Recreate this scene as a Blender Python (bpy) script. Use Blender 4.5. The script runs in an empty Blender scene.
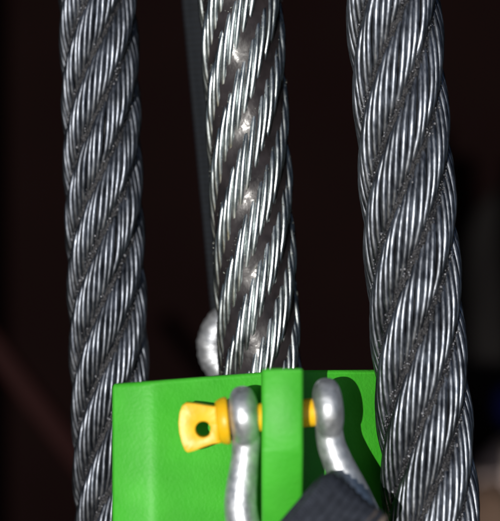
import bpy, bmesh, math, random
import numpy as np
from mathutils import Vector, Matrix, noise

random.seed(7); rng = np.random.default_rng(7)
C = bpy.context.scene.collection
R_ = math.radians

# ------------------------------------------------------------------ camera, light, exposure
# Everything is modelled in a level frame (X right, Y away, Z up) and that frame is pitched
# PITCH about X at the end: the ropes slope and the camera looks down along them.
PITCH = 30.0
ROT = Matrix.Rotation(R_(-PITCH), 4, 'X')
LENS, SENSOR, S = 85.0, 24.0, 0.0005
D = 500 * S * LENS / SENSOR
cd = bpy.data.cameras.new('camera'); cam = bpy.data.objects.new('camera', cd); C.objects.link(cam)
cd.sensor_fit = 'HORIZONTAL'; cd.sensor_width = SENSOR; cd.lens = LENS
cd.clip_start = 0.01; cd.clip_end = 100
cam.matrix_world = ROT @ Matrix.Translation((0, -D, 0)) @ Matrix.Rotation(R_(90), 4, 'X')
cd.dof.use_dof = True; cd.dof.focus_distance = D + 0.033; cd.dof.aperture_fstop = 3.3
cd.dof.aperture_blades = 9
bpy.context.scene.camera = cam

SUN_AZ, SUN_EL = 11.5, 3.0            # left of and above the viewing axis, in the model frame
sd = ROT.to_3x3() @ Vector((-math.sin(R_(SUN_AZ)) * math.cos(R_(SUN_EL)), -math.cos(R_(SUN_AZ)) * math.cos(R_(SUN_EL)), math.sin(R_(SUN_EL))))
w = bpy.data.worlds.new('World'); bpy.context.scene.world = w; w.use_nodes = True
nt = w.node_tree; sky = nt.nodes.new('ShaderNodeTexSky'); sky.sky_type = 'NISHITA'; sky.sun_disc = False
sky.sun_elevation = math.asin(sd.z); sky.sun_rotation = math.atan2(sd.x, sd.y)
nt.links.new(sky.outputs[0], nt.nodes['Background'].inputs[0]); nt.nodes['Background'].inputs[1].default_value = 0.05
sl = bpy.data.lights.new('sun', 'SUN'); sl.energy = 4.2; sl.angle = R_(0.5); sl.color = (1, .965, .91)
so = bpy.data.objects.new('sun', sl); C.objects.link(so); so.rotation_euler = sd.to_track_quat('Z', 'Y').to_euler()
vs = bpy.context.scene.view_settings
vs.view_transform = 'Standard'; vs.look = 'None'; vs.exposure = 0.0; vs.gamma = 1

# ------------------------------------------------------------------ helpers
def k_(Y): return S * (D + Y) / D
def P(px, py, Y):                      # a point at depth Y
    k = k_(Y); return Vector(((px - 250) * k, Y, (260.5 - py) * k))

def mat(name, base, rough=.5, metal=0., base2=None, nscale=200., rough2=None, bump=0., bscale=400., bdetail=4., coat=0., stretch=None, spec=None, crough=.1, lo=.35, hi=.65, big=None, speck=None):
    m = bpy.data.materials.new(name); m.use_nodes = True; t = m.node_tree; b = t.nodes['Principled BSDF']
    b.inputs['Base Color'].default_value = (*base, 1); b.inputs['Roughness'].default_value = rough; b.inputs['Metallic'].default_value = metal
    if spec is not None: b.inputs['Specular IOR Level'].default_value = spec
    if coat: b.inputs['Coat Weight'].default_value = coat; b.inputs['Coat Roughness'].default_value = crough
    tc = t.nodes.new('ShaderNodeTexCoord'); co = tc.outputs['Object']
    if stretch:
        mp = t.nodes.new('ShaderNodeMapping'); mp.inputs['Scale'].default_value = stretch; t.links.new(co, mp.inputs[0]); co = mp.outputs[0]
    n = t.nodes.new('ShaderNodeTexNoise'); n.inputs['Scale'].default_value = nscale; n.inputs['Detail'].default_value = 6; t.links.new(co, n.inputs['Vector'])
    if base2 is not None:
        r = t.nodes.new('ShaderNodeValToRGB'); r.color_ramp.elements[0].position = lo; r.color_ramp.elements[1].position = hi
        r.color_ramp.elements[0].color = (*base, 1); r.color_ramp.elements[1].color = (*base2, 1)
        t.links.new(n.outputs['Fac'], r.inputs[0]); t.links.new(r.outputs[0], b.inputs['Base Color'])
    if big:                                # slow change of tone over the surface: (scale, low, high)
        nb2 = t.nodes.new('ShaderNodeTexNoise'); nb2.inputs['Scale'].default_value = big[0]; nb2.inputs['Detail'].default_value = 7; t.links.new(tc.outputs['Object'], nb2.inputs['Vector'])
        m3 = t.nodes.new('ShaderNodeMapRange'); m3.inputs[1].default_value = .35; m3.inputs[2].default_value = .65; m3.inputs[3].default_value = big[1]; m3.inputs[4].default_value = big[2]
        t.links.new(nb2.outputs['Fac'], m3.inputs[0]); vm = t.nodes.new('ShaderNodeVectorMath'); vm.operation = 'SCALE'
        t.links.new(r.outputs[0], vm.inputs[0]); t.links.new(m3.outputs[0], vm.inputs['Scale']); t.links.new(vm.outputs[0], b.inputs['Base Color'])
    if speck:                              # sparse dirt specks: (scale, threshold, colour)
        n4 = t.nodes.new('ShaderNodeTexNoise'); n4.inputs['Scale'].default_value = speck[0]; n4.inputs['Detail'].default_value = 2; t.links.new(tc.outputs['Object'], n4.inputs['Vector'])
        m4 = t.nodes.new('ShaderNodeMapRange'); m4.inputs[1].default_value = speck[1]; m4.inputs[2].default_value = speck[1] + .03; m4.inputs[4].default_value = .7; t.links.new(n4.outputs['Fac'], m4.inputs[0])
        mx4 = t.nodes.new('ShaderNodeMix'); mx4.data_type = 'RGBA'; t.links.new(m4.outputs[0], mx4.inputs[0]); t.links.new(b.inputs['Base Color'].links[0].from_socket, mx4.inputs[6]); mx4.inputs[7].default_value = (*speck[2], 1)
        t.links.new(mx4.outputs[2], b.inputs['Base Color'])
    if rough2 is not None:
        n2 = t.nodes.new('ShaderNodeTexNoise'); n2.inputs['Scale'].default_value = nscale * 1.7; n2.inputs['Detail'].default_value = 5; t.links.new(co, n2.inputs['Vector'])
        mr = t.nodes.new('ShaderNodeMapRange'); mr.inputs[1].default_value = .3; mr.inputs[2].default_value = .7; mr.inputs[3].default_value = rough; mr.inputs[4].default_value = rough2
        t.links.new(n2.outputs['Fac'], mr.inputs[0]); t.links.new(mr.outputs[0], b.inputs['Roughness'])
    if bump:
        nb = t.nodes.new('ShaderNodeTexNoise'); nb.inputs['Scale'].default_value = bscale; nb.inputs['Detail'].default_value = bdetail; t.links.new(co, nb.inputs['Vector'])
        bu = t.nodes.new('ShaderNodeBump'); bu.inputs['Strength'].default_value = 1; bu.inputs['Distance'].default_value = bump
        t.links.new(nb.outputs['Fac'], bu.inputs['Height']); t.links.new(bu.outputs[0], b.inputs['Normal'])
        if coat: t.links.new(bu.outputs[0], b.inputs['Coat Normal'])
    return m

M_wire = mat('worn_steel', (.065, .073, .09), .35, 1, base2=(.29, .31, .345), big=(70, .55, 1.25), nscale=520, rough2=.50, bump=.00006, bscale=1500, lo=.30, hi=.72, stretch=(1, 1, .3))
M_wire_dull = mat('dull_steel', (.045, .052, .066), .37, 1, base2=(.21, .225, .255), big=(70, .6, 1.3), nscale=520, rough2=.47, bump=.00006, bscale=1500, lo=.30, hi=.72, stretch=(1, 1, .3))
M_wire_clean = mat('clean_steel', (.20, .22, .225), .20, 1, base2=(.50, .54, .54), nscale=260, rough2=.38, bump=.00004, bscale=1500, stretch=(1, 1, .35))
M_core = mat('oily_core', (.006, .006, .007), .5, 0, bump=.0004, bscale=900, spec=.3)
M_grime = mat('dry_grime', (.005, .005, .006), .36, .2, base2=(.034, .034, .039), nscale=900, rough2=.6, bump=.0005, bscale=1300, bdetail=8)
M_grit = mat('grit', (.03, .03, .035), .3, .6, base2=(.30, .305, .33), nscale=700, rough2=.55, bump=.0002, bscale=3000)
M_grease = mat('brown_grease', (.014, .0115, .0125), .28, 0, base2=(.028, .023, .0245), nscale=120, rough2=.45, bump=.00008, bscale=600, coat=.10, crough=.10, spec=.30)
M_green = mat('green_paint', (.042, .385, .018), .55, 0, base2=(.052, .415, .024), nscale=60, bump=.00024, bscale=560, bdetail=3, coat=.06, crough=.4, spec=.38, big=(45, .93, 1.05), speck=(260, .775, (.02, .05, .02)))
M_yellow = mat('yellow_paint', (.88, .52, .008), .42, 0, base2=(.82, .45, .006), big=(90, .88, 1.04), speck=(300, .74, (.12, .06, .02)), nscale=150, bump=.0002, bscale=300)
M_galv = mat('galvanized_steel', (.42, .44, .47), .38, .8, base2=(.66, .68, .71), nscale=170, rough2=.60, bump=.0004, bscale=210, bdetail=5)
M_dark = mat('back_shade', (.0028, .0006, .0006), .9, 0, base2=(.0036, .0011, .0010), nscale=4, spec=.05)  # near-black base colour stands in for the deep shade behind the ropes

def mesh_obj(name, verts, faces, m, parent=None, smooth=True, uv=None):
    me = bpy.data.meshes.new(name)
    verts = np.asarray(verts, np.float32)
    if isinstance(faces, np.ndarray):
        nf = len(faces); kk = faces.shape[1]
        me.vertices.add(len(verts)); me.vertices.foreach_set('co', verts.ravel())
        me.loops.add(nf * kk); me.loops.foreach_set('vertex_index', faces.astype(np.int32).ravel())
        me.polygons.add(nf); me.polygons.foreach_set('loop_start', np.arange(nf, dtype=np.int32) * kk)
        me.update(calc_edges=True)
    else:
        me.from_pydata([tuple(map(float, v)) for v in verts], [], faces)
    if uv is not None:
        l = me.uv_layers.new(name='uv'); idx = np.empty(len(me.loops), np.int32); me.loops.foreach_get('vertex_index', idx)
        l.data.foreach_set('uv', np.asarray(uv, np.float32)[idx].ravel())
    if smooth: me.polygons.foreach_set('use_smooth', np.ones(len(me.polygons), bool))
    me.materials.append(m)
    o = bpy.data.objects.new(name, me); C.objects.link(o)
    if parent: o.parent = parent
    return o
def bm_obj(name, bm, m, parent=None, smooth=False):
    me = bpy.data.meshes.new(name); bmesh.ops.recalc_face_normals(bm, faces=bm.faces); bm.to_mesh(me); bm.free()
    if smooth: me.polygons.foreach_set('use_smooth', np.ones(len(me.polygons), bool))
    me.materials.append(m); o = bpy.data.objects.new(name, me); C.objects.link(o)
    if parent: o.parent = parent
    return o
def tag(o, label=None, cat=None, group=None, kind=None):
    if label: o['label'] = label
    if cat: o['category'] = cat
    if group: o['group'] = group
    if kind: o['kind'] = kind
    return o
def empty(name, loc=(0, 0, 0)):
    o = bpy.data.objects.new(name, None); C.objects.link(o); o.location = loc; o.empty_display_size = .01; return o
def grid_faces(nr, nc, wrap=False):    # nr rows of nc verts, optionally closed round the columns
    i = np.arange(nr - 1)[:, None]; j = np.arange(nc if wrap else nc - 1)[None, :]
    a = i * nc + j; b = i * nc + (j + 1) % nc
    return np.stack([a, b, b + nc, a + nc], -1).reshape(-1, 4)
def tube(path, rad, ref, sides=8):     # path (n,3), rad (n,), ref (n,3) rough normal
    t = np.gradient(path, axis=0); t /= np.linalg.norm(t, axis=1)[:, None]
    n = ref - (ref * t).sum(1)[:, None] * t; n /= np.linalg.norm(n, axis=1)[:, None]
    b = np.cross(t, n); a = np.arange(sides) * 2 * math.pi / sides
    v = path[:, None] + rad[:, None, None] * (np.cos(a)[None, :, None] * n[:, None] + np.sin(a)[None, :, None] * b[:, None])
    return v.reshape(-1, 3)
def smooth_noise(n, step, amp):
    m = int(n / step) + 4; kx = rng.normal(0, 1, m); x = np.arange(n) / step; i = x.astype(int); f = x - i; f = f * f * (3 - 2 * f)
    return amp * (kx[i] * (1 - f) + kx[i + 1] * f)
def nrm(v): return v / np.linalg.norm(v)
def modifier_bake(o, *mods):           # mods: (type, {attr: value}); bakes them into the mesh
    for ty, kw in mods:
        md = o.modifiers.new(ty, ty)
        for a, v in kw.items(): setattr(md, a, v)
    dg = bpy.context.evaluated_depsgraph_get(); me = bpy.data.meshes.new_from_object(o.evaluated_get(dg))
    o.modifiers.clear(); old = o.data; o.data = me; me.name = o.name; bpy.data.meshes.remove(old)
    return o

# ------------------------------------------------------------------ the setting: dark recess behind; unseen sides and roof added to darken rope reflections
def recess():
    bm = bmesh.new(); x, z, y0, y1, t = .62, .62, .06, 1.5, .03
    for lo, hi in (((-x, y1, -z), (x, y1 + t, z)), ((-x - t, y0, -z), (-x, y1 + t, z)), ((x, y0, -z), (x + t, y1 + t, z)),
                   ((-x - t, y0, z), (x + t, y1 + t, z + t)), ((-x - t, y0, -z - t), (x + t, y1 + t, -z))):
        r = bmesh.ops.create_cube(bm, size=1)
        for v in r['verts']:
            for i in range(3): v.co[i] = (lo[i] + hi[i]) / 2 + v.co[i] * (hi[i] - lo[i])
    o = bm_obj('shading_backdrop', bm, M_dark); tag(o, kind='structure')
recess()

# ------------------------------------------------------------------ wire ropes
def rope(label, NS, NW, top, bot, Ytop, Ybot, R, lay, phase, wire_m, fill_m, fill_name, level, rough, grit, wlay, wfat=1.0, FLAT=.74):
    """FLAT: compacted strands are flatter than round. top/bot: axis pixel x at y=0 and y=521. R, lay in metres."""
    a = P(top, 0, Ytop); b = P(bot, 521, Ybot); ax = (a - b).normalized(); mid = (a + b) / 2
    root = empty('wire_rope', mid)
    q = Vector((0, 0, 1)).rotation_difference(ax); root.rotation_mode = 'QUATERNION'; root.rotation_quaternion = q
    tag(root, label, 'wire rope', 'steel wire ropes hanging side by side')
    H = .215; q_ = math.sin(math.pi / NS) * math.cos(math.atan(2 * math.pi * R * .7 / lay)); rs = R * q_ / (1 + q_) * 1.12; rc = R - rs * FLAT
    rw = rs * math.sin(math.pi / NW) / (1 + math.sin(math.pi / NW)); rwc = rs - rw
    n = 240; z = np.linspace(-H, H, n)
    wa = np.arange(9) * 2 * math.pi / 9
    for s in range(NS):
        th = 2 * math.pi * z / lay + phase + s * 2 * math.pi / NS + smooth_noise(n, 60, .012)
        N = np.stack([np.sin(th), -np.cos(th), 0 * th], 1); c = N * rc; c[:, 2] = z
        T = np.gradient(c, axis=0); T /= np.linalg.norm(T, axis=1)[:, None]; B = np.cross(T, N)
        B *= np.sign((B * np.stack([np.cos(th), np.sin(th), 0 * th], 1)).sum(1))[:, None]   # B: towards growing angle
        V = []; F = []; fo = grid_faces(n, 8, True); off = 0
        w0 = rng.uniform(0, 6.28)
        for k in range(NW):
            wv = -2 * math.pi * z / wlay + w0 + k * 2 * math.pi / NW + smooth_noise(n, 26, .035) + rng.normal(0, .03)
            d = np.cos(wv)[:, None] * N * FLAT + np.sin(wv)[:, None] * B
            rr = rwc + smooth_noise(n, 22, rw * .10) + rng.normal(0, rw * .07)
            V.append(tube(c + d * rr[:, None], rw * (wfat + rng.normal(0, .02) + smooth_noise(n, 15, .02)), d)); F.append(fo + off); off += len(V[-1])
        V.append(tube(c, np.full(n, rwc - rw * .6) * FLAT, N)); F.append(fo + off)
        so_ = mesh_obj('strand', np.concatenate(V), np.concatenate(F), wire_m, root)
        so_.data.materials.append(M_core); mi = np.zeros(len(so_.data.polygons), np.int32); mi[-len(fo):] = 1; so_.data.polygons.foreach_set('material_index', mi)
    a16 = np.arange(16) * 2 * math.pi / 16
    zz = np.linspace(-H, H, 8)
    cv = np.stack([np.tile(np.cos(a16) * R * .6, 8), np.tile(np.sin(a16) * R * .6, 8), np.repeat(zz, 16)], 1)
    mesh_obj('core', cv, grid_faces(8, 16, True), M_core, root)
    # what fills the valleys between the strands
    nc, nr = 260, 820
    th = np.arange(nc) * 2 * math.pi / nc; zz = np.linspace(-H, H, nr); V = np.empty((nr, nc, 3))
    for i in range(nr):
        for j in range(nc):
            x, y = math.sin(th[j]), -math.cos(th[j])
            p = Vector((x * R, y * R, zz[i]))
            phi = (th[j] - 2 * math.pi * zz[i] / lay - phase) * NS / (2 * math.pi)
            gr = .5 - .5 * math.cos(2 * math.pi * phi)          # 1 in a valley
            f = level + rough[0] * noise.noise(p * rough[1]) + rough[2] * noise.noise(p * rough[3])
            if rough[4]: f += rough[4] * noise.noise(p * 90)
            f -= .035 * gr * (1 if fill_name == 'grease' else 0)
            V[i, j] = (x * R * f, y * R * f, zz[i])
    mesh_obj(fill_name, V.reshape(-1, 3), grid_faces(nr, nc, True), fill_m, root)
    # loose crumbs caught in the valleys
    ico = bmesh.new(); bmesh.ops.create_icosphere(ico, subdivisions=1, radius=1)
    iv = np.array([v.co[:] for v in ico.verts]); itri = np.array([[v.index for v in f.verts] for f in ico.faces]); ico.free()
    V = []; F = []; off = 0
    for _ in range(grit[0]):
        z0 = rng.uniform(-H, H); s = rng.integers(NS); dphi = rng.normal(grit[4], grit[5])
        t0 = 2 * math.pi * z0 / lay + phase + (s + .5 + dphi) * 2 * math.pi / NS
        r = grit[2] * R * (1 + abs(dphi) * .12); sz = grit[1] * min(rng.lognormal(-.1, .55), 2.0)
        if noise.noise(Vector((s * 7.3, 0, z0 * 130))) < rng.uniform(-.45, .25): continue
        d = iv * sz * rng.uniform(.65, 1.25, (len(iv), 1)) * rng.uniform(.6, 1.25, 3)
        V.append(d + np.array([math.sin(t0) * r, -math.cos(t0) * r, z0])); F.append(itri + off); off += len(iv)
    g = mesh_obj('grit', np.concatenate(V), np.concatenate(F), grit[3], root, smooth=False); tag(g, kind='stuff')
    return root

def lay_of(px, Y): return px * k_(Y)
def ph(px, py, top, bot, R, lay, NS, off):
    ax = top + (bot - top) * py / 521; return math.asin((px - ax) / R) - 2 * math.pi * (260.5 - py) / lay - off * 2 * math.pi / NS
PH_R = ph(403.5, 94, 393, 432, 38, 465, 6, .5); PH_M = ph(261, 170, 241, 268, 39.5, 496, 7, .5); PH_L = ph(102.6, 110, 98, 114, 31, 372, 6, .5)
M_bead = mat('wet_bead', (.55, .57, .5), .12, .8)
Yr, Ym, Yl = .025, .080, .092
rope('thick dry steel wire rope at right, standing in front of the green bracket edge', 6, 12, 393, 432, Yr + .002, Yr - .002, 48 * k_(Yr), lay_of(465, Yr), PH_R,
     M_wire, M_grime, 'grime', .84, (.035, 500, .05, 1300, 0), (4600, .00048, .868, M_grit, -.05, .10), 166 * k_(Yr))
rope('middle steel wire rope with shiny wires and brown grease filling its grooves', 7, 12, 241, 268, Ym, Ym, 42.5 * k_(Ym), lay_of(496, Ym), PH_M,
     M_wire_clean, M_grease, 'grease', .934, (.006, 200, .0015, 900, .012), (1500, .00024, .94, M_bead, .17, .06), 200 * k_(Ym), 1.10, 1.0)
rope('dull dark steel wire rope at left, passing behind the left edge of the green bracket', 6, 12, 98, 114, Yl, Yl, 39.5 * k_(Yl), lay_of(372, Yl), PH_L,
     M_wire_dull, M_grime, 'grime', .84, (.035, 500, .05, 1300, 0), (4600, .00044, .868, M_grit, -.05, .10), 119 * k_(Yl))

# ------------------------------------------------------------------ green bracket
br = empty('steel_bracket', P(250, 480, .03))
tag(br, 'bright green painted steel bracket with an upright lug, shackle pinned through it', 'bracket')
inv = -br.location
def prism(bm, front, back):            # closed solid between two matching loops
    a = [bm.verts.new(p + inv) for p in front]; b = [bm.verts.new(p + inv) for p in back]; n = len(a)
    bm.faces.new(a); bm.faces.new(b[::-1])
    for i in range(n): bm.faces.new((a[i], b[i], b[(i + 1) % n], a[(i + 1) % n]))
def bevelled(o, wd, seg=3):
    modifier_bake(o, ('BEVEL', dict(width=wd, segments=seg, limit_method='ANGLE', angle_limit=R_(20))),
                  ('WEIGHTED_NORMAL', {}))
    o.data.polygons.foreach_set('use_smooth', np.ones(len(o.data.polygons), bool)); return o
# folded plate: plan polyline (px at top edge, py top, Y)
pl = [(112, 384, -.0050), (144, 381.7, -.0092), (149, 381.3, -.0097), (154, 381, -.0096), (159, 380.6, -.0089), (164, 380.1, -.0080), (262, 372.5, .010), (304, 370.5, .0165), (388, 370, .0475)]
TH = .006; BOT = P(0, 640, 0).z
bm = bmesh.new()
fr = [P(*p) for p in pl]; top = fr; 
bk = [p + Vector((0, TH, 0)) for p in fr]
def col(p): return Vector((p.x, p.y, BOT))
vt = [bm.verts.new(p + inv) for p in fr]; vb = [bm.verts.new(col(p) + inv) for p in fr]
wt = [bm.verts.new(p + inv) for p in bk]; wb = [bm.verts.new(col(p) + inv) for p in bk]
for i in range(len(pl) - 1):
    bm.faces.new((vt[i], vt[i + 1], vb[i + 1], vb[i])); bm.faces.new((wt[i], wb[i], wb[i + 1], wt[i + 1]))
    bm.faces.new((vt[i], wt[i], wt[i + 1], vt[i + 1])); bm.faces.new((vb[i], vb[i + 1], wb[i + 1], wb[i]))
bm.faces.new((vt[0], vb[0], wb[0], wt[0])); bm.faces.new((vt[-1], wt[-1], wb[-1], vb[-1]))
bevelled(bm_obj('folded_plate', bm, M_green, br), .0022, 5)
# lug: side profile (Y, z) extruded along X
Yf = -.049
prof = [(.020, P(0, 370.5, .02).z), (Yf, P(0, 368.5, Yf).z), (Yf, P(0, 451, Yf).z), (-.030, P(0, 540, -.03).z), (.020, P(0, 600, .02).z)]
xl, xr = P(262, 0, Yf).x, P(303, 0, Yf).x
bm = bmesh.new(); prism(bm, [Vector((xl, y, z)) for y, z in prof], [Vector((xr, y, z)) for y, z in prof])
bevelled(bm_obj('lug', bm, M_green, br), .0016)

# ------------------------------------------------------------------ shackle with yellow screw pin
YP = -.023; kp = k_(YP)
sh = empty('bow_shackle', P(285, 414, YP)); tag(sh, 'galvanized bow shackle with yellow screw pin, hung on the green bracket lug', 'shackle')
tilt = math.atan2(8, 84)
def lathe_x(prof, centre, ang, sides=40):   # prof: (x, r) along an axis in the XZ plane turned up by ang
    V = []
    for x, r in prof:
        for k in range(sides):
            a = 2 * math.pi * k / sides; v = Vector((x, r * math.cos(a), r * math.sin(a)))
            v.rotate(Matrix.Rotation(-ang, 3, 'Y')); V.append(v + centre)
    return np.array(V), grid_faces(len(prof), sides, True)
def cap_pts(hw, r, e=2.6, n=14):
    o = [];
    for i in range(n + 1):
        t = math.pi * i / n; c, s = -math.cos(t), math.sin(t)
        o.append((hw * math.copysign(abs(c) ** (2 / e), c), max(r * (max(s, 0) ** (2 / e)), 1e-5)))
    return o
LV, LF, off = [], [], 0
for px, py in ((244, 416), (328, 408)):
    V, F = lathe_x(cap_pts(15.5 * kp, 30.5 * kp), P(px, py, YP) - sh.location, tilt)
    LV.append(V); LF.append(F + off); off += len(V)
path = [(244, 416, 14, YP), (246, 440, 14.5, YP), (245, 456, 14, YP), (243, 474, 15, YP), (241, 492, 16.2, YP - .001), (241, 512, 16.8, YP - .002), (247, 534, 17.5, YP - .003), (268, 556, 18.5, YP - .003), (300, 570, 18.5, YP - .003),
        (336, 568, 18.5, YP - .003), (364, 552, 18.5, YP - .003), (371, 534, 17, YP - .002), (363, 512, 16, YP - .001), (353.5, 493, 16.5, YP), (344, 475, 16, YP), (335, 455, 15, YP), (330, 438, 14.2, YP), (328, 408, 14, YP)]
pts = np.array([list(P(a, b, y) - sh.location) + [r * kp] for a, b, r, y in path])
def catmull(p, m=10):
    out = []
    q = np.vstack([2 * p[0] - p[1], p, 2 * p[-1] - p[-2]])
    for i in range(1, len(q) - 2):
        for t in np.arange(m) / m:
            out.append(.5 * (2 * q[i] + (q[i + 1] - q[i - 1]) * t + (2 * q[i - 1] - 5 * q[i] + 4 * q[i + 1] - q[i + 2]) * t * t + (-q[i - 1] + 3 * q[i] - 3 * q[i + 1] + q[i + 2]) * t ** 3))
    out.append(q[-2]); return np.array(out)
pp = catmull(pts)
def capped(V, F, sides, nrings, off):
    e = [list(range(sides))[::-1], list(range((nrings - 1) * sides, nrings * sides))]
    return [tuple(int(i) + off for i in f) for f in F] + [tuple(i + off for i in f) for f in e]
faces = []; 
for V, F, o_ in ((LV[0], LF[0], 0), (LV[1], LF[1] - len(LV[0]), len(LV[0]))): faces += capped(V, F, 40, 15, o_)
tv = tube(pp[:, :3], pp[:, 3], np.tile([0, -1., 0], (len(pp), 1)), 20)
faces += capped(tv, grid_faces(len(pp), 20, True), 20, len(pp), off)
bow = mesh_obj('bow', np.concatenate(LV + [tv]), faces, M_galv, sh)
modifier_bake(bow, ('REMESH', dict(mode='VOXEL', voxel_size=.0006)), ('SMOOTH', dict(factor=.6, iterations=14)))
bow.data.polygons.foreach_set('use_smooth', np.ones(len(bow.data.polygons), bool))
# pin
pc = P(285, 415, YP) - sh.location
def xo(px): return (px - 285) * kp
pr = [(xo(224), .0001), (xo(224), 14 * kp), (xo(337), 14 * kp), (xo(338), 12.5 * kp), (xo(338), .0001)]
V, F = lathe_x(pr, pc, tilt); pin = mesh_obj('pin', V, F, M_yellow, sh); 
cr = [(xo(216.5), .0001), (xo(216.5), 20 * kp), (xo(219), 21.5 * kp), (xo(222), 23 * kp), (xo(226), 24 * kp), (xo(228.6), 23 * kp), (xo(228.6), .0001)]
V, F = lathe_x(cr, pc, tilt); mesh_obj('collar', V, F, M_yellow, pin)
# flat tab with its hole
out = [(221, 405), (214, 406), (205, 404.5), (196, 403), (187, 402), (182.5, 405), (180, 412), (179, 422), (179.8, 432), (182, 441), (185, 449), (188, 451.5), (194, 450), (204, 446), (213, 443), (221, 442)]
hc = (203.5, 428.5); hr = 8
def pa(p): return math.atan2(p[1] - hc[1], p[0] - hc[0])
dense = []
for i in range(len(out)):
    a, b = out[i], out[(i + 1) % len(out)]
    for t in (0, .5): dense.append((a[0] + (b[0] - a[0]) * t, a[1] + (b[1] - a[1]) * t))
bm = bmesh.new(); rings = []
for Y in (YP - .0045, YP + .0045):
    o_ = [bm.verts.new(P(*p, YP) + Vector((0, Y - YP, 0)) - sh.location) for p in dense]
    i_ = [bm.verts.new(P(hc[0] + hr * math.cos(pa(p)), hc[1] + hr * math.sin(pa(p)), YP) + Vector((0, Y - YP, 0)) - sh.location) for p in dense]
    rings.append((o_, i_))
n = len(dense)
for i in range(n):
    j = (i + 1) % n; (fo, fi), (bo, bi) = rings
    bm.faces.new((fo[i], fo[j], fi[j], fi[i])); bm.faces.new((bo[i], bi[i], bi[j], bo[j]))
    bm.faces.new((fo[i], bo[i], bo[j], fo[j])); bm.faces.new((fi[i], fi[j], bi[j], bi[i]))
bevelled(bm_obj('tab', bm, M_yellow, pin), .0013, 3)

# ------------------------------------------------------------------ webbing slings
def webbing_mat(name, c1, c2, rib, thread=None):
    m = mat(name, c1, .75, 0, spec=.25); t = m.node_tree; b = t.nodes['Principled BSDF']
    uv = t.nodes.new('ShaderNodeUVMap'); uv.uv_map = 'uv'
    sx = t.nodes.new('ShaderNodeSeparateXYZ'); t.links.new(uv.outputs[0], sx.inputs[0])
    def wave(out, freq):
        mu = t.nodes.new('ShaderNodeMath'); mu.operation = 'MULTIPLY'; mu.inputs[1].default_value = freq * 2 * math.pi; t.links.new(out, mu.inputs[0])
        s = t.nodes.new('ShaderNodeMath'); s.operation = 'SINE'; t.links.new(mu.outputs[0], s.inputs[0]); return s.outputs[0]
    c = wave(sx.outputs[1], rib[1]); a = wave(sx.outputs[0], rib[0]) if rib[0] else c
    mu = t.nodes.new('ShaderNodeMath'); mu.operation = 'MULTIPLY'; t.links.new(c, mu.inputs[1])
    if rib[0]: t.links.new(a, mu.inputs[0])
    else: mu.inputs[0].default_value = 1
    n = t.nodes.new('ShaderNodeTexNoise'); n.inputs['Scale'].default_value = 250; n.inputs['Detail'].default_value = 8
    tc = t.nodes.new('ShaderNodeTexCoord'); t.links.new(tc.outputs['Object'], n.inputs[0])
    ad = t.nodes.new('ShaderNodeMath'); ad.operation = 'MULTIPLY_ADD'; ad.inputs[1].default_value = .35; t.links.new(mu.outputs[0], ad.inputs[0]); t.links.new(n.outputs[0], ad.inputs[2])
    r = t.nodes.new('ShaderNodeValToRGB'); r.color_ramp.elements[0].position = .3; r.color_ramp.elements[1].position = .75
    r.color_ramp.elements[0].color = (*c1, 1); r.color_ramp.elements[1].color = (*c2, 1); t.links.new(ad.outputs[0], r.inputs[0])
    colr = r.outputs[0]
    if thread:
        mp = t.nodes.new('ShaderNodeMapping'); mp.inputs['Scale'].default_value = (330, 40, 1); t.links.new(uv.outputs[0], mp.inputs[0])
        n2 = t.nodes.new('ShaderNodeTexNoise'); n2.inputs['Scale'].default_value = 1; n2.inputs['Detail'].default_value = 3; t.links.new(mp.outputs[0], n2.inputs[0])
        mr = t.nodes.new('ShaderNodeMapRange'); mr.inputs[1].default_value = thread[1]; mr.inputs[2].default_value = thread[2]; t.links.new(sx.outputs[0], mr.inputs[0])
        m2 = t.nodes.new('ShaderNodeMath'); m2.operation = 'MULTIPLY'; t.links.new(n2.outputs[0], m2.inputs[0]); t.links.new(mr.outputs[0], m2.inputs[1])
        r2 = t.nodes.new('ShaderNodeMapRange'); r2.inputs[1].default_value = .42; r2.inputs[2].default_value = .58; t.links.new(m2.outputs[0], r2.inputs[0])
        mx = t.nodes.new('ShaderNodeMix'); mx.data_type = 'RGBA'; t.links.new(r2.outputs[0], mx.inputs[0]); t.links.new(colr, mx.inputs[6]); mx.inputs[7].default_value = (*thread[0], 1); colr = mx.outputs[2]
    t.links.new(colr, b.inputs['Base Color'])
    bu = t.nodes.new('ShaderNodeBump'); bu.inputs['Distance'].default_value = .0004; t.links.new(ad.outputs[0], bu.inputs['Height']); t.links.new(bu.outputs[0], b.inputs['Normal'])
    return m
M_web = webbing_mat('dark_webbing', (.008, .010, .016), (.036, .042, .058), (500, 700), ((.15, .12, .10), .010, .030))
M_web2 = webbing_mat('navy_webbing', (.001, .002, .0035), (.005, .008, .013), (0, 290))

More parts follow.
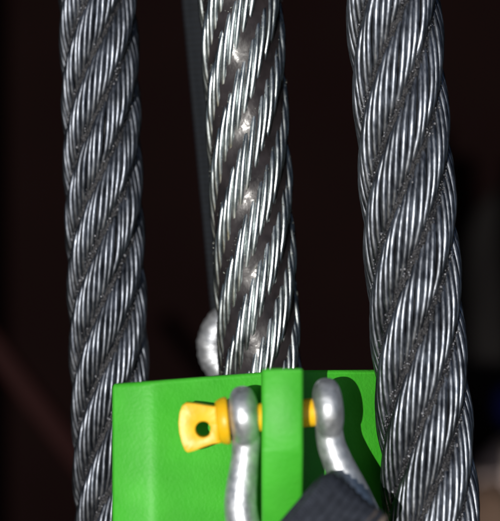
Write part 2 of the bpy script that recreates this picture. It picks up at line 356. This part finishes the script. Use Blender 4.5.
def band(profile, origin, U, Wd, width, th, ribs, m, name, nw=90):
    """profile: (u, y) polyline of the webbing's middle; Wd: across its width."""
    pr = catmull(np.array([[u, y, 0] for u, y in profile], float), 10)[:, :2]; n = len(pr)
    tg = np.gradient(pr, axis=0); tg /= np.linalg.norm(tg, axis=1)[:, None]; nn = np.stack([-tg[:, 1], tg[:, 0]], 1)
    ln = np.concatenate([[0], np.cumsum(np.linalg.norm(np.diff(pr, axis=0), axis=1))])
    loop = [(w_, 1) for w_ in np.linspace(0, width, nw)] + [(w_, -1) for w_ in np.linspace(width, 0, nw)]
    V = []; UVs = []
    for i in range(n):
        for w_, sd_ in loop:
            e = min(1, math.sqrt(min(w_, width - w_) / (th * .6)) if min(w_, width - w_) < th * .6 else 1)
            h = th / 2 * (.35 + .65 * e) + ribs[1] * .5 * math.cos(2 * math.pi * w_ * ribs[0]) * e
            wob = ribs[2] * noise.noise(Vector((w_ * 60, ln[i] * 40, 0)))
            q = pr[i] + nn[i] * (sd_ * h + wob)
            rr = .006; cu = -rr * (1 - math.sqrt(1 - (1 - w_ / rr) ** 2)) * .8 if ribs[2] > .001 and w_ < rr else 0
            V.append(np.array(origin) + np.array(U) * (q[0] + cu) + np.array((0, 1, 0)) * q[1] + np.array(Wd) * w_); UVs.append((w_, ln[i]))
    f = [tuple(int(k) for k in x) for x in grid_faces(n, len(loop), True)]
    f += [tuple(range(len(loop)))[::-1], tuple(range((n - 1) * len(loop), n * len(loop)))]
    return mesh_obj(name, V, f, m, uv=UVs)
ks = k_(-.07)
org = P(317.5, 481, -.056); U = nrm(np.array([42., 0, 50.])); Wd = nrm(np.array([60., 0, -48.])); 
o = band([(-.09, .016), (-.05, .012), (-.02, .012), (-.003, .0105), (.0045, .006), (.0055, .0), (.002, -.005), (-.008, -.0078), (-.03, -.0085), (-.06, -.008), (-.10, -.006)],
         org, U, Wd, .0365, .0042, (250, .0009, .0014), M_web, 'lifting_sling')
tag(o, 'folded dark blue grey webbing sling lying over the lower right of the shackle', 'sling')
YS = .16; kq = k_(YS)
o = band([(.11, .004), (.05, .001), (0, 0), (-.05, .001), (-.11, -.002), (-.17, -.004), (-.24, -.004)], P(185, 30, YS), nrm(np.array([-30., 0, 320.])), nrm(np.array([1., 0.12, .09])), .045, .004, (90, .0003, .0006), M_web2, 'webbing_strap')
tag(o, 'dark navy ribbed webbing strap hanging behind the middle greasy rope', 'strap')

# ring behind the middle rope, wound with fine ridges
YR = .128; kr = k_(YR)
rg = empty('galvanized_ring', P(243, 346, YR)); tag(rg, 'bright ridged metal ring half hidden behind the middle rope and green bracket', 'ring')
nm, nn_ = 260, 24; V = []
for i in range(nm):
    a = 2 * math.pi * i / nm; r = 16 * kr * (1 + .018 * math.sin(i * 2 * math.pi / 6.5) + .05 * noise.noise(Vector((math.cos(a) * 6, math.sin(a) * 6, 0))))
    for j in range(nn_):
        b = 2 * math.pi * j / nn_; q = 30 * kr + r * math.cos(b)
        V.append((q * math.cos(a), r * math.sin(b), q * 1.02 * math.sin(a)))
F = grid_faces(nm + 1, nn_, True) % (nm * nn_)
ro = mesh_obj('ring_body', V, F, M_galv, rg)

# ------------------------------------------------------------------ out-of-focus things far behind
def blob(name, c, r, m, label, cat, seed=0, amp=.12, freq=2.0, sub=5):
    bm = bmesh.new(); bmesh.ops.create_icosphere(bm, subdivisions=sub, radius=1)
    for v in bm.verts:
        d = v.co.normalized(); f = 1 + amp * noise.noise(d * freq + Vector((seed, 0, 0))) + amp * .4 * noise.noise(d * freq * 3 + Vector((seed, 5, 0)))
        v.co = Vector((d.x * r[0], d.y * r[1], d.z * r[2])) * f
    o = bm_obj(name, bm, m, smooth=True); o.location = c; return tag(o, label, cat)
M_beige = mat('beige_cloth', (.34, .27, .26), .9, base2=(.42, .34, .32), nscale=12, bump=.003, bscale=40, spec=.1)
M_brown = mat('brown_cloth', (.055, .034, .024), .9, base2=(.085, .055, .04), nscale=12, bump=.003, bscale=40, spec=.1)
M_grey = mat('charcoal_cloth', (.0045, .004, .004), .95, base2=(.0075, .0068, .0068), nscale=6, bump=.004, bscale=25, spec=.05)
M_blue = mat('blue_plastic', (.006, .007, .09), .6, base2=(.008, .010, .13), nscale=10, spec=.2)
M_red = mat('dark_red_paint', (.0075, .0007, .0006), .8, base2=(.009, .0009, .0008), nscale=8, spec=.1)
YB = 1.2
blob('cloth_bundle', P(537, 486, YB), (.078, .06, .064), M_beige, 'blurred pale beige rounded cloth bundle behind the lower right rope', 'bundle', 3)
blob('brown_pouch', P(492, 522, YB - .06), (.035, .04, .048), M_brown, 'blurred brown rounded pouch tucked under the pale beige bundle', 'pouch', 8)
blob('charcoal_bag', P(545, 330, YB + .1), (.115, .06, .19), M_grey, 'blurred charcoal bag standing in the dark behind the right rope', 'bag', 5)
blob('blue_cap', P(507, 405, YB - .03), (.015, .015, .024), M_blue, 'small blurred deep blue cap above the pale beige bundle', 'cap', 1, .05)
a, b = P(-40, 300, .75), P(110, 500, .75)
bm = bmesh.new(); bmesh.ops.create_cube(bm, size=1); L = (b - a).length
for v in bm.verts: v.co = Vector((v.co.x * L, v.co.y * .02, v.co.z * .022))
o = bm_obj('steel_bar', bm, M_red); bevelled(o, .003); o.location = (a + b) / 2; o.rotation_euler = (0, math.atan2(-(b - a).z, (b - a).x), 0)
tag(o, 'blurred dark red painted steel bar slanting behind the left rope', 'bar')

# ------------------------------------------------------------------ pitch the whole model frame under the camera
for o in bpy.data.objects:
    if o.parent is None and o.type in ('MESH', 'EMPTY'): o.matrix_basis = ROT @ o.matrix_basis
